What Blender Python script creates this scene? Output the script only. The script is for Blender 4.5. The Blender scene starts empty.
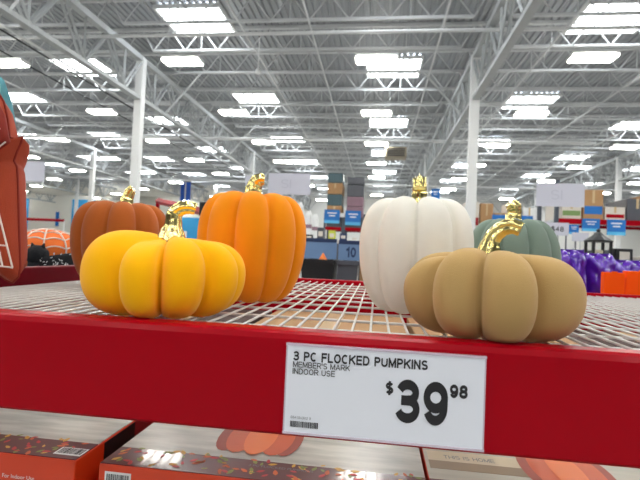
import bpy, bmesh, math, random
from mathutils import Vector, Matrix
random.seed(7)
PI = math.pi
sc = bpy.context.scene
C = sc.collection

# ------------------------------------------------------------------ camera
F = 457.0
CZ = 1.45                                   # eye height above the floor
yv = Vector((57, -15, -F)).normalized()     # hall axis seen from the lens
xv = Vector((3630, -146.3, F)); xv = (xv - yv * xv.dot(yv)).normalized()
zv = xv.cross(yv).normalized()
R3 = Matrix((xv, yv, zv))
cam_d = bpy.data.cameras.new('camera')
cam = bpy.data.objects.new('camera', cam_d); C.objects.link(cam)
cam.matrix_world = Matrix.Translation((0, 0, CZ)) @ R3.to_4x4()
cam_d.sensor_fit = 'HORIZONTAL'; cam_d.sensor_width = 36; cam_d.lens = F / 640 * 36
cam_d.clip_start = 0.02; cam_d.clip_end = 300
cam_d.dof.use_dof = True; cam_d.dof.focus_distance = 0.70; cam_d.dof.aperture_fstop = 10
sc.camera = cam
# ------------------------------------------------------------------ world, exposure
w = bpy.data.worlds.new('world'); sc.world = w; w.use_nodes = True
w.node_tree.nodes['Background'].inputs[0].default_value = (0.75, 0.82, 0.9, 1)
w.node_tree.nodes['Background'].inputs[1].default_value = 0.6
vs = sc.view_settings
vs.view_transform = 'Standard'; vs.look = 'None'; vs.gamma = 1; vs.use_curve_mapping = False
vs.exposure = 0.18
SKY_E = 11.0        # daylight through the roof lights
LAMP_E = 34.0       # fixture diffusers
sc.cycles.diffuse_bounces = 6; sc.cycles.max_bounces = 10
sc.cycles.use_denoising = True
try: sc.cycles.sample_clamp_indirect = 6
except Exception: pass


def P(px, py, Y):
    """the point of the hall at depth Y that the photo shows at (px, py)"""
    d = R3 @ Vector((px - 320, 240 - py, -F))
    return Vector((0, 0, CZ)) + d * (Y / d.y)

# ------------------------------------------------------------------ helpers
def lin(c):
    c = c / 255
    return c / 12.92 if c <= .04045 else ((c + .055) / 1.055) ** 2.4
def rgb(r, g, b): return (lin(r), lin(g), lin(b), 1)

MATS = {}
def mat(name, col, rough=.5, metal=0, var=0, scale=20, bump=0, bscale=300, coat=0, emit=0, sheen=0, alpha=1, stretch=None, spec=.5):
    if name in MATS: return MATS[name]
    m = bpy.data.materials.new(name); m.use_nodes = True
    nt = m.node_tree; b = nt.nodes['Principled BSDF']
    b.inputs['Base Color'].default_value = col
    b.inputs['Roughness'].default_value = rough
    b.inputs['Metallic'].default_value = metal
    b.inputs['Specular IOR Level'].default_value = spec
    b.inputs['Coat Weight'].default_value = coat
    b.inputs['Coat Roughness'].default_value = .08
    if sheen:
        b.inputs['Sheen Weight'].default_value = sheen
        b.inputs['Sheen Roughness'].default_value = .5
        b.inputs['Sheen Tint'].default_value = tuple(min(1, c * .6 + .4) for c in col[:3]) + (1,)
    if alpha < 1: b.inputs['Alpha'].default_value = alpha
    if emit:
        b.inputs['Emission Color'].default_value = col
        b.inputs['Emission Strength'].default_value = emit
    tc = nt.nodes.new('ShaderNodeTexCoord')
    src = tc.outputs['Object']
    if stretch:
        mp = nt.nodes.new('ShaderNodeMapping'); mp.inputs['Scale'].default_value = stretch
        nt.links.new(src, mp.inputs['Vector']); src = mp.outputs['Vector']
    if var:
        n = nt.nodes.new('ShaderNodeTexNoise'); n.inputs['Scale'].default_value = scale; n.inputs['Detail'].default_value = 4
        nt.links.new(src, n.inputs['Vector'])
        mr = nt.nodes.new('ShaderNodeMapRange'); mr.inputs['To Min'].default_value = 1 - var; mr.inputs['To Max'].default_value = 1 + var
        nt.links.new(n.outputs['Fac'], mr.inputs['Value'])
        mx = nt.nodes.new('ShaderNodeMix'); mx.data_type = 'RGBA'; mx.blend_type = 'MULTIPLY'; mx.inputs['Factor'].default_value = 1
        mx.inputs['A'].default_value = col
        nt.links.new(mr.outputs['Result'], mx.inputs['B']); nt.links.new(mx.outputs['Result'], b.inputs['Base Color'])
    if bump:
        n2 = nt.nodes.new('ShaderNodeTexNoise'); n2.inputs['Scale'].default_value = bscale; n2.inputs['Detail'].default_value = 3
        nt.links.new(src, n2.inputs['Vector'])
        bp = nt.nodes.new('ShaderNodeBump'); bp.inputs['Strength'].default_value = bump; bp.inputs['Distance'].default_value = .002
        nt.links.new(n2.outputs['Fac'], bp.inputs['Height']); nt.links.new(bp.outputs['Normal'], b.inputs['Normal'])
    MATS[name] = m
    return m

def soft_coat(m, r):
    m.node_tree.nodes['Principled BSDF'].inputs['Coat Roughness'].default_value = r; return m

def obj(name, data, m, parent=None, smooth=False):
    if isinstance(data, bmesh.types.BMesh):
        me = bpy.data.meshes.new(name); data.to_mesh(me); data.free()
    else:
        me = data
    if m is not None and len(me.materials) == 0:
        for x in (m if isinstance(m, (list, tuple)) else [m]): me.materials.append(x)
    if smooth:
        for p in me.polygons: p.use_smooth = True
    o = bpy.data.objects.new(name, me); C.objects.link(o)
    if parent is not None: o.parent = parent
    return o

def tag(o, label, cat, group=None, kind=None):
    o['label'] = label; o['category'] = cat
    if group: o['group'] = group
    if kind: o['kind'] = kind
    return o

def thing(name, label, cat, loc=(0, 0, 0), rotz=0, group=None, kind=None):
    o = bpy.data.objects.new(name, None); C.objects.link(o)
    o.location = loc; o.rotation_euler = (0, 0, rotz); o.empty_display_size = .1
    return tag(o, label, cat, group, kind)

def box(bm, x0, x1, y0, y1, z0, z1, mi=0):
    v = [bm.verts.new(p) for p in ((x0, y0, z0), (x1, y0, z0), (x1, y1, z0), (x0, y1, z0), (x0, y0, z1), (x1, y0, z1), (x1, y1, z1), (x0, y1, z1))]
    for q in ((3, 2, 1, 0), (4, 5, 6, 7), (0, 1, 5, 4), (1, 2, 6, 5), (2, 3, 7, 6), (3, 0, 4, 7)):
        f = bm.faces.new([v[i] for i in q]); f.material_index = mi
    return v
def bx(*a, bevel=0):
    bm = bmesh.new(); box(bm, *a)
    if bevel: bmesh.ops.bevel(bm, geom=bm.edges[:], offset=bevel, segments=2, affect='EDGES', profile=.5)
    return bm
def tube(bm, pts, radii, n=8, cap=True, ridge=0, nr=5, squash=1):
    pts = [Vector(p) for p in pts]
    if not isinstance(radii, (list, tuple)): radii = [radii] * len(pts)
    rings = []; up = None
    for i, p in enumerate(pts):
        t = (pts[min(i + 1, len(pts) - 1)] - pts[max(i - 1, 0)]).normalized()
        if up is None:
            up = Vector((0, 0, 1)) if abs(t.z) < .9 else Vector((1, 0, 0))
        a = t.cross(up).normalized(); b = a.cross(t).normalized(); up = b
        ring = []
        for k in range(n):
            th = 2 * PI * k / n
            r = radii[i] * (1 + ridge * math.cos(nr * th))
            ring.append(bm.verts.new(p + a * (r * math.cos(th)) + b * (r * math.sin(th) * squash)))
        rings.append(ring)
    for i in range(len(rings) - 1):
        for k in range(n):
            bm.faces.new((rings[i][k], rings[i][(k + 1) % n], rings[i + 1][(k + 1) % n], rings[i + 1][k]))
    if cap:
        bm.faces.new(list(reversed(rings[0]))); bm.faces.new(rings[-1])
def bar(bm, a, b, t):
    """square bar between two points"""
    tube(bm, [a, b], t * .7071, n=4)
def poly(bm, pts, y=None, mi=0):
    f = bm.faces.new([bm.verts.new(p) for p in pts]); f.material_index = mi
    return f
def fixn(bm):
    bmesh.ops.recalc_face_normals(bm, faces=bm.faces[:]); return bm

def text_mesh(s, size, bold=0.0, align='LEFT', spacing=1.0):
    cu = bpy.data.curves.new('lettering', 'FONT'); cu.body = s; cu.size = size; cu.offset = bold
    cu.align_x = align; cu.fill_mode = 'BOTH'; cu.resolution_u = 4; cu.space_character = spacing
    o = bpy.data.objects.new('lettering_tmp', cu); C.objects.link(o)
    dg = bpy.context.evaluated_depsgraph_get(); dg.update()
    me = bpy.data.meshes.new_from_object(o.evaluated_get(dg))
    bpy.data.objects.remove(o); bpy.data.curves.remove(cu)
    me.materials.clear()
    return me
def lettering(s, size, m, parent, origin, bold=0, width=None, align='LEFT', flat=False, height=None, rotz=0, spacing=1.0):
    """flat letters on a face that looks to -Y (or up when flat)"""
    me = text_mesh(s, size, bold, align, spacing)
    xs = [v.co.x for v in me.vertices]; ys = [v.co.y for v in me.vertices]
    if not xs: return None
    sx = width / (max(xs) - min(xs)) if width else 1
    sy = height / (max(ys) - min(ys)) if height else 1
    ox, oy = (min(xs), min(ys)) if (width or height) else (0, 0)
    me.transform(Matrix.Translation((-ox, -oy, 0))); me.transform(Matrix.Diagonal((sx, sy, 1, 1)))
    if not flat: me.transform(Matrix.Rotation(PI / 2, 4, 'X'))
    o = obj('lettering', me, m, parent); o.location = origin; o.rotation_euler.z = rotz
    return o

# plain grotesque letters drawn as thick strokes
def _arc(cx, cy, rx, ry, a0, a1, n=18):
    return [(cx + rx * math.cos(math.radians(a0 + (a1 - a0) * i / n)), cy + ry * math.sin(math.radians(a0 + (a1 - a0) * i / n))) for i in range(n + 1)]
_Pb = [(0, 1), (.55, 1)] + _arc(.55, .73, .45, .27, 90, -90) + [(0, .46)]
GLYPH = {
    '3': (.60, [_arc(.48, .76, .46, .24, 165, -90), _arc(.48, .27, .52, .27, 90, -165), [(.30, .525), (.5, .525)]]),
    '9': (.60, [_arc(.5, .68, .5, .32, 0, 360, 28), [(1, .72)] + _arc(.5, .40, .5, .40, 0, -155)]),
    '8': (.60, [_arc(.5, .76, .44, .24, 0, 360, 28), _arc(.5, .265, .5, .265, 0, 360, 28)]),
    '$': (.60, [_arc(.5, .74, .5, .24, 25, 270) + _arc(.5, .25, .5, .25, 90, -155), [(.5, 1.12), (.5, -.12)]]),
    'S': (.64, [_arc(.5, .75, .47, .25, 25, 270) + _arc(.5, .25, .5, .25, 90, -155)]),
    'P': (.60, [[(0, 0), (0, 1)], _Pb]), 'R': (.66, [[(0, 0), (0, 1)], _Pb, [(.5, .46), (1, 0)]]),
    'C': (.68, [_arc(.53, .5, .53, .5, 48, 312, 26)]), 'O': (.74, [_arc(.5, .5, .5, .5, 0, 360, 30)]),
    'F': (.56, [[(0, 0), (0, 1)], [(0, 1), (1, 1)], [(0, .52), (.85, .52)]]),
    'E': (.58, [[(0, 0), (0, 1)], [(0, 1), (1, 1)], [(0, .52), (.92, .52)], [(0, 0), (1, 0)]]),
    'L': (.52, [[(0, 1), (0, 0)], [(0, 0), (1, 0)]]),
    'K': (.68, [[(0, 0), (0, 1)], [(1, 1), (.02, .36)], [(.36, .6), (1, 0)]]),
    'D': (.68, [[(0, 0), (0, 1)], [(0, 1), (.45, 1)] + _arc(.45, .5, .55, .5, 90, -90) + [(0, 0)]]),
    'B': (.64, [[(0, 0), (0, 1)], [(0, 1), (.55, 1)] + _arc(.55, .76, .4, .24, 90, -90) + [(0, .52)], [(0, .52), (.55, .52)] + _arc(.55, .26, .45, .26, 90, -90) + [(0, 0)]]),
    'U': (.66, [[(0, 1)] + _arc(.5, .36, .5, .36, 180, 360) + [(1, 1)]]),
    'M': (.80, [[(0, 0), (0, 1)], [(0, 1), (.5, .08), (1, 1)], [(1, 1), (1, 0)]]),
    'N': (.66, [[(0, 0), (0, 1)], [(0, 1), (1, 0)], [(1, 0), (1, 1)]]),
    'I': (.0, [[(.5, 0), (.5, 1)]]), "'": (.0, [[(.5, 1), (.5, .7)]]),
    'A': (.70, [[(0, 0), (.5, 1), (1, 0)], [(.2, .32), (.8, .32)]]),
    'T': (.62, [[(0, 1), (1, 1)], [(.5, 1), (.5, 0)]]), 'H': (.66, [[(0, 0), (0, 1)], [(1, 0), (1, 1)], [(0, .5), (1, .5)]]),
    '0': (.58, [_arc(.5, .5, .5, .5, 0, 360, 28)]), '1': (.34, [[(0, .78), (.8, 1), (.8, 0)]]),
    '2': (.58, [_arc(.5, .72, .48, .28, 165, -35) + [(0, 0), (1, 0)]]),
    '4': (.60, [[(.76, 0), (.76, 1), (0, .3), (1, .3)]]),
    '5': (.58, [[(.92, 1), (.14, 1), (.06, .5)] + _arc(.46, .33, .54, .33, 125, -155)]),
}
def stroke_text(s, x0, z0, wid, hei, th, m, parent, y, flat=False, name='lettering'):
    """s fitted into wid x hei with stroke width th * hei, on a face looking to -Y (or up)"""
    gap = .12 + th; xs = []; cur = 0
    for ch in s:
        w_ = 0 if ch == ' ' else GLYPH[ch][0]
        xs.append(cur); cur += (.22 if ch == ' ' else w_) + gap
    tot = cur - gap + th; k = wid / tot / hei            # horizontal squeeze
    bm = bmesh.new(); lay = 0
    for ch, xo in zip(s, xs):
        if ch == ' ': continue
        gw, strokes = GLYPH[ch]
        for st in strokes:
            pts = [Vector((xo + th / 2 + p[0] * gw if gw else xo + th / 2, th / 2 + p[1] * (1 - th), 0)) for p in st]
            N = len(pts); closed = (pts[0] - pts[-1]).length < 1e-5
            lf, rg = [], []
            for i in range(N):
                pv = pts[i - 1] if i else (pts[-2] if closed else None); nx = pts[i + 1] if i < N - 1 else (pts[1] if closed else None)
                d1 = (pts[i] - pv).normalized() if pv is not None and (pts[i] - pv).length > 1e-6 else None
                d2 = (nx - pts[i]).normalized() if nx is not None and (nx - pts[i]).length > 1e-6 else None
                d1 = d1 or d2; d2 = d2 or d1
                n1 = Vector((-d1.y, d1.x, 0)); n2 = Vector((-d2.y, d2.x, 0)); n_ = (n1 + n2).normalized()
                q = n_ * (th / 2 / max(.45, n_.dot(n1)))
                p = pts[i].copy()
                if not closed and i == 0: p -= d1 * th / 2 * (len(st) < 4)
                if not closed and i == N - 1: p += d1 * th / 2 * (len(st) < 4)
                lf.append(p + q); rg.append(p - q)
            off = lay % 7 * .00002; lay += 1
            def W_(p):
                a_, b_ = x0 + p.x * hei * k, z0 + p.y * hei
                return (a_, b_, y + off) if flat else (a_, y - off, b_)
            A_ = [bm.verts.new(W_(p)) for p in lf]; B_ = [bm.verts.new(W_(p)) for p in rg]
            for i in range(N - 1): bm.faces.new((A_[i], B_[i], B_[i + 1], A_[i + 1]))
    return obj(name, bm, m, parent)

# ------------------------------------------------------------------ materials
M_red = mat('red_enamel', rgb(158, 0, 20), .32, coat=.04, var=.08, scale=6, spec=.10)
M_wire = mat('white_coated_wire', rgb(216, 214, 210), .3, var=.05, scale=15)
M_gold = mat('gold_plating', rgb(238, 220, 146), .14, metal=1, bump=.12, bscale=60)
M_white = mat('white_paint', rgb(225, 226, 226), .5, var=.03)
M_steel = mat('painted_steel', rgb(196, 199, 201), .45, var=.06, scale=3)
M_girder = mat('grey_steel', rgb(172, 176, 178), .5, var=.08, scale=3)
M_deck = mat('galvanised_deck', rgb(158, 162, 167), .45, metal=.15, var=.12, scale=1.5)
M_pipe = mat('white_pipe', rgb(210, 212, 213), .4, var=.05)
M_floor = mat('polished_concrete', rgb(158, 156, 152), .25, var=.1, scale=.8)
M_wall = mat('wall_paint', rgb(236, 236, 233), .7, var=.03, scale=1)
M_black = mat('black_plastic', rgb(24, 25, 28), .4, var=.1)
M_ink = mat('black_ink', rgb(28, 28, 32), .5)
M_greyink = mat('grey_ink', rgb(120, 122, 128), .6)
M_paper = mat('sign_paper', rgb(228, 231, 240), .35, var=.02, scale=12, coat=.3)
M_card = mat('sign_card', rgb(205, 205, 218), .55, var=.02)
M_kraft = mat('kraft_cardboard', rgb(176, 136, 94), .75, var=.08, scale=8)
M_blue = mat('blue_sign', rgb(20, 110, 190), .4, var=.05)
M_sky = mat('skylight_pane', (.93, .97, 1, 1), .5, emit=SKY_E)
M_lamp = mat('lamp_diffuser', (1, .97, .88, 1), .5, emit=LAMP_E)

# ------------------------------------------------------------------ the hall
Y0, Y1, XL, XR, ROOF = -24.0, 56.0, -62.0, 50.0, CZ + 7.55
tag(obj('floor', bx(XL, XR, Y0, Y1, -.2, 0), M_floor), 'pale polished concrete floor of the hall', 'floor', kind='structure')
tag(obj('wall_far', bx(XL - .3, XR + .3, Y1, Y1 + .3, 0, ROOF + .3), M_wall), 'far white wall at the end of the hall', 'wall', kind='structure')
tag(obj('wall_near', bx(XL - .3, XR + .3, Y0 - .3, Y0, 0, ROOF + .3), M_wall), 'white wall behind the viewer', 'wall', kind='structure')
tag(obj('wall_left', bx(XL - .3, XL, Y0, Y1, 0, ROOF + .3), M_wall), 'long white wall on the left side', 'wall', kind='structure')
tag(obj('wall_right', bx(XR, XR + .3, Y0, Y1, 0, ROOF + .3), M_wall), 'long white wall on the right side', 'wall', kind='structure')
bm = bmesh.new(); pitch = .22
prof = []
x = XL
while x < XR:
    prof += [(x, ROOF), (x + .10, ROOF), (x + .125, ROOF + .06), (x + .195, ROOF + .06)]; x += pitch
a = [bm.verts.new((p[0], Y0, p[1])) for p in prof]; b = [bm.verts.new((p[0], Y1, p[1])) for p in prof]
for i in range(len(prof) - 1): bm.faces.new((a[i], b[i], b[i + 1], a[i + 1]))
top = [bm.verts.new(p) for p in ((XL - .3, Y0 - .3, ROOF + .2), (XR + .3, Y0 - .3, ROOF + .2), (XR + .3, Y1 + .3, ROOF + .2), (XL - .3, Y1 + .3, ROOF + .2))]
bm.faces.new(top)
ceiling = tag(obj('ceiling', bm, M_deck), 'grey corrugated metal roof deck over the whole hall', 'ceiling', kind='structure')

GX = [-42.7, -31.3, -19.9, -8.5, 2.9, 14.3, 25.7]       # girder lines
def seen(X, Y):
    return Y > 2 and -.98 * Y - 3 < X < .80 * Y + 3

# open-web joists across each bay
jb = bmesh.new(); L = 11.4; zt, zb = ROOF - .05, ROOF - .80
box(jb, 0, L, -.06, .06, zt - .05, zt + .045); box(jb, .5, L - .5, -.05, .05, zb - .035, zb + .035)
n = 9
for i in range(n):
    xa = .5 + (L - 1) * i / n; xb = .5 + (L - 1) * (i + 1) / n; xm = (xa + xb) / 2
    bar(jb, (xa, 0, zb), (xm, 0, zt), .035); bar(jb, (xm, 0, zt), (xb, 0, zb), .035)
    if i % 3 == 1: bar(jb, (xm, 0, zb), (xm, 0, zt), .03)
bar(jb, (.05, 0, zt), (.5, 0, zb), .04); bar(jb, (L - .05, 0, zt), (L - .5, 0, zb), .04)
jm = bpy.data.meshes.new('roof_joist'); fixn(jb).to_mesh(jm); jb.free(); jm.materials.append(M_steel)
edges_x = [-54.1] + GX
jy = 5.35
JY = []
while jy < Y1 - .5:
    JY.append(jy)
    for xg in edges_x:
        if (seen(xg, jy) or seen(xg + L, jy) or seen(xg + L / 2, jy)) and xg + L < XR:
            o = obj('roof_joist', jm, None, ceiling); o.location = (xg, jy, 0)
    jy += 1.9

# girders: chords and webs between the columns
gb = bmesh.new(); GL = 14.5; g0, g1 = CZ + 5.13, CZ + 6.5
box(gb, -.10, .10, 0, GL, g0 - .07, g0 + .05); box(gb, -.11, .11, 0, GL, g1 - .08, g1 + .10)
for i in range(7):
    ya, yb = i * GL / 7, (i + 1) * GL / 7; ym = (ya + yb) / 2
    for s in (-.07, .07):
        bar(gb, (s, ya, g1), (s, ym, g0), .06); bar(gb, (s, ym, g0), (s, yb, g1), .06)
    bar(gb, (0, ym, g0), (0, ym, g1), .06)
gm = bpy.data.meshes.new('roof_girder'); fixn(gb).to_mesh(gm); gb.free(); gm.materials.append(M_girder)
for X in GX:
    for gy in (.5, 15.0, 29.5, 41.4):
        if seen(X, gy + 14.5):
            o = obj('roof_girder', gm, None, ceiling); o.location = (X, gy, 0)
# kickers from the joists down to the girder's lower chord
for X in GX:
    for gy in JY[2::4]:
        if seen(X, gy):
            for s in (-1, 1):
                k = bmesh.new(); bar(k, (X + s * .1, gy, g0), (X + s * 1.5, gy, ROOF - .8), .06)
                obj('girder_brace', fixn(k), M_steel, ceiling)
# columns
col_word = {-42.7: 'outermost left', -31.3: 'far left', -19.9: 'second left', -8.5: 'near left', 2.9: 'central', 14.3: 'right', 25.7: 'far right'}
row_word = {15.0: 'nearest', 29.5: 'second', 44.0: 'farthest'}
cb = bmesh.new(); box(cb, -.14, .14, -.14, .14, .03, g1 + .05)
cm = bpy.data.meshes.new('column_shaft'); fixn(cb); bmesh.ops.bevel(cb, geom=cb.edges[:], offset=.02, segments=2, affect='EDGES'); cb.to_mesh(cm); cb.free(); cm.materials.append(M_white)
pb = bx(-.25, .25, -.25, .25, 0, .03); pm = bpy.data.meshes.new('base_plate'); pb.to_mesh(pm); pb.free(); pm.materials.append(M_white)
for X in GX:
    for gy in (15.0, 29.5, 44.0):
        if seen(X, gy):
            t = thing('support_column', 'white square steel column, %s one under the %s roof girder' % (row_word[gy], col_word[X]), 'column', (X, gy, 0), group='white columns under the girders')
            obj('column_shaft', cm, None, t); obj('base_plate', pm, None, t)

# roof lights
sfb = bmesh.new()
SW, SL = 1.02, .88
box(sfb, -SW - .08, SW + .08, -SL - .08, -SL, -.10, .02); box(sfb, -SW - .08, SW + .08, SL, SL + .08, -.10, .02)
box(sfb, -SW - .08, -SW, -SL, SL, -.10, .02); box(sfb, SW, SW + .08, -SL, SL, -.10, .02)
sfm = bpy.data.meshes.new('skylight'); sfb.to_mesh(sfm); sfb.free(); sfm.materials.append(M_white)
spb = bmesh.new(); box(spb, -SW, SW, -SL, SL, -.06, -.03)
spm = bpy.data.meshes.new('skylight_pane'); spb.to_mesh(spm); spb.free(); spm.materials.append(M_sky)
for X, ys in ((-51, 18.0), (-44.6, 21.8), (-38.2, 14.3), (-31.7, 18.0), (-25.2, 14.3), (-18.9, 21.8), (-12.7, 17.9), (-6.2, 14.3), (.35, 18.2), (6.8, 14.6), (13.3, 18.4), (19.7, 14.6), (26.2, 18.5)):
    k = ys - 7.65 * math.floor((ys + 18) / 7.65)
    while k < Y1 - 2:
        if abs(X) > 20 and not seen(X, k): k += 7.65; continue
        o = obj('skylight', sfm, None, ceiling); o.location = (X, k, ROOF - .02)
        p = obj('skylight_pane', spm, None, o)
        k += 7.65

# ceiling fixtures
hb = bmesh.new()
box(hb, -.60, .60, -.20, .20, .05, .12); box(hb, -.62, -.60, -.21, .21, 0, .09); box(hb, .60, .62, -.21, .21, 0, .09)
hm = bpy.data.meshes.new('housing'); hb.to_mesh(hm); hb.free(); hm.materials.append(M_white)
db = bmesh.new(); box(db, -.56, .56, -.22, .22, -.02, .05)
dm = bpy.data.meshes.new('diffuser'); db.to_mesh(dm); db.free(); dm.materials.append(M_lamp)
rb = bmesh.new(); bar(rb, (0, 0, .12), (0, 0, 1.05), .012)
rm = bpy.data.meshes.new('hanger'); rb.to_mesh(rm); rb.free(); rm.materials.append(M_steel)
rowname = {-54: 'ninth left', -48: 'eighth left', -42: 'seventh left', -36: 'sixth left', 36: 'sixth right', 42: 'seventh right', -30: 'fifth left', -24: 'fourth left', -18: 'third left', -12: 'second left', -6: 'first left', 0: 'centre', 6: 'first right', 12: 'second right', 18: 'third right', 24: 'fourth right', 30: 'fifth right'}
ordn = ['nearest', 'second', 'third', 'fourth', 'fifth', 'sixth', 'seventh', 'eighth', 'ninth', 'tenth', 'eleventh', 'twelfth']
for X in range(-54, 43, 6):
    k = 0
    for j in range(-6, 9):
        Y = 13.3 + 5.1 * j
        vis = seen(X, Y) and Y > 11
        if Y > 36 and (X // 6 + j) % 2: continue
        if not vis and (abs(X) > 18 or Y < -12): continue
        lab = ('bright white ceiling lamp, %s visible in the %s row of lamps' % (ordn[k], rowname[X])) if vis else 'bright white ceiling lamp hung above or behind the viewer'
        if vis: k += 1
        t = thing('ceiling_lamp', lab, 'lamp', (X * .99 - .25, Y, CZ + 5.68), group='ceiling lamps in view' if vis else 'ceiling lamps out of view')
        obj('housing', hm, None, t); obj('diffuser', dm, None, t)
        for s in (-.5, .5):
            o = obj('hanger', rm, None, t); o.location = (s, 0, 0)

# pipes under the roof
def pipe(name, a, b, r, m=M_pipe):
    bm = bmesh.new(); tube(bm, [a, b], r, n=10); return obj(name, fixn(bm), m, ceiling, smooth=True)
pipe('sprinkler_main', (-30, 21, CZ + 5.25), (9.2, 21, CZ + 5.25), .075)
pipe('sprinkler_main', (-20, 12.1, CZ + 5.95), (16, 12.1, CZ + 5.95), .05)
pipe('sprinkler_main', (-30, 36, CZ + 5.5), (26, 36, CZ + 5.5), .07)
for X, Z, r in ((-9.3, 5.2, .035), (-10.6, 6.4, .03), (-4.2, 6.5, .03), (-2.2, 6.6, .03), (1.6, 6.55, .03), (8.7, 6.5, .03), (11.6, 6.5, .03), (-15.5, 6.5, .03), (5.0, 6.6, .03)):
    pipe('sprinkler_branch', (X, 4, CZ + Z), (X, 54, CZ + Z), r)
pipe('cable_run', (-8.7, 5, CZ + 4.75), (-8.7, 40, CZ + 4.75), .022, M_black)
pipe('cable_run', (-12.2, 8, CZ + 6.0), (-12.2, 40, CZ + 6.0), .022, M_black)
t = thing('unit_heater', 'small beige heater unit hung under the roof over the centre aisle', 'heater', (.75, 24, CZ + 5.05))
obj('casing', bx(-.55, .55, -.4, .4, 0, .55, bevel=.03), mat('heater_beige', rgb(170, 160, 140), .5, var=.05), t)
bm = bmesh.new()
for k in range(5): box(bm, -.45, .45, -.43, -.40, .06 + k * .09, .11 + k * .09)
obj('louvres', bm, M_black, t)
bm = bmesh.new()
for s in (-.4, .4): bar(bm, (s, 0, .55), (s, 0, 1.7), .03)
obj('hanger', bm, M_steel, t)

q = P(258, 73, 14)
t = thing('security_camera', 'small white security camera on a drop pole under the roof', 'camera', (q.x, 14, q.z))
bm = bmesh.new(); tube(bm, [(0, 0, .12), (0, 0, ROOF - .8 - q.z)], .018, n=8); obj('drop_pole', fixn(bm), M_white, t)
bm = bmesh.new(); tube(bm, [(0, 0, -.05), (0, 0, -.02), (0, 0, .04), (0, 0, .12)], [.03, .08, .10, .07], n=14); obj('dome', fixn(bm), M_white, t, smooth=True)

# ------------------------------------------------------------------ far end: panels, duct, partitions
def panel(name, label, cat, px0, py0, px1, py1, Y, th, m, group=None, z0=None, parent=None):
    a = P(px0, py1, Y); b = P(px1, py0, Y)
    zz = a.z if z0 is None else z0
    o = obj(name, bx(a.x, b.x, Y, Y + th, zz, b.z), m, parent)
    if parent is None: tag(o, label, cat, group)
    return o
M_cyan = mat('sky_blue_paint', rgb(60, 165, 225), .5, var=.04)
M_offw = mat('duct_white', rgb(238, 235, 226), .55, var=.06, scale=1)
blues = [(18, 198, 29, 236, 'narrow bright blue wall panel beside the leaf pillow'), (70, 200, 95, 240, 'wide bright blue wall panel left of the rust pumpkin'),
         (178, 218, 200, 248, 'bright blue wall panel behind the gold stem of the yellow pumpkin')]
for x0, y0, x1, y1, lab in blues:
    panel('wall_panel', lab, 'panel', x0, y0, x1, y1, Y1 - .32, .3, M_cyan)
p = panel('wall_panel', 'slim blue upright panel on the far left wall', 'panel', 55, 212, 59, 226, Y1 - .32, .3, M_blue)
bm = bmesh.new(); tube(bm, [P(-60, 178, 52), P(60, 188, 52), P(215, 189, 52)], .95, n=14)
tag(obj('air_duct', fixn(bm), M_offw, smooth=True), 'fat pale air duct running along the far left wall', 'duct')
pb_ = panel('wall_partition', '', '', -40, 196, 205, 250, Y1 - .25, .2, M_offw, z0=0)
tag(pb_, 'cream partition wall at the far left end', 'wall', kind='structure')
# red guard rail far left
t = thing('guard_rail', 'thin red guard rail in front of the far left wall', 'rail', (0, 0, 0))
a, b = P(24, 219, 20), P(64, 222, 20)
bm = bmesh.new(); bar(bm, a, (b.x, 20, a.z), .09); obj('rail', bm, M_red, t)
for X in (a.x, b.x):
    bm = bmesh.new(); box(bm, X - .015, X + .015, 19.985, 20.015, 0, a.z); obj('post', bm, M_white, t)

# ------------------------------------------------------------------ background racks and goods
def rack(label, x0, x1, y0, y1, levels, h, name='pallet_rack', beam=M_red, post=None, grp='pallet racks'):
    t = thing(name, label, 'rack', ((x0 + x1) / 2, y0, 0), group=grp)
    W = (x1 - x0) / 2; D = y1 - y0; post = post or mat('rack_green', rgb(70, 78, 90), .5, var=.05)
    for sx in (-W, W):
        for sy in (.04, D - .04):
            obj('upright', bx(sx - .04, sx + .04, sy - .04, sy + .04, 0, h), post, t)
    for z in levels:
        obj('beam', bx(-W + .04, W - .04, 0, .05, z - .12, z), beam, t)
        obj('beam', bx(-W + .04, W - .04, D - .05, D, z - .12, z), beam, t)
        obj('shelf_board', bx(-W + .04, W - .04, .05, D - .05, z - .05, z - .005), M_steel, t)
    return t
def carton(label, x0, x1, y0, y1, z0, z1, m, group='goods on the far racks', name='carton', tape=True, stripe=None):
    t = thing(name, label, 'carton', ((x0 + x1) / 2, (y0 + y1) / 2, z0), group=group)
    W, D, H = (x1 - x0) / 2, (y1 - y0) / 2, z1 - z0
    obj('body', bx(-W, W, -D, D, 0, H, bevel=.01), m, t)
    if tape: obj('tape', bx(-W * .12, W * .12, -D - .004, -D, H * .55, H), mat('tape', rgb(200, 175, 135), .3), t)
    if stripe: obj('printed_band', bx(-W * .9, W * .9, -D - .004, -D, H * .18, H * .45), stripe, t)
    return t
M_teal = mat('teal_wrap', rgb(70, 96, 104), .35, var=.15, scale=5)
M_dgrey = mat('dark_wrap', rgb(82, 84, 92), .3, var=.2, scale=5)
M_pink = mat('mauve_wrap', rgb(140, 108, 122), .4, var=.15, scale=6)
M_lbox = mat('pale_carton', rgb(214, 206, 196), .6, var=.06, scale=4)
M_navy = mat('navy_print', rgb(34, 52, 92), .4, var=.1)
M_grn = mat('green_print', rgb(120, 150, 90), .5, var=.15, scale=6)

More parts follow.
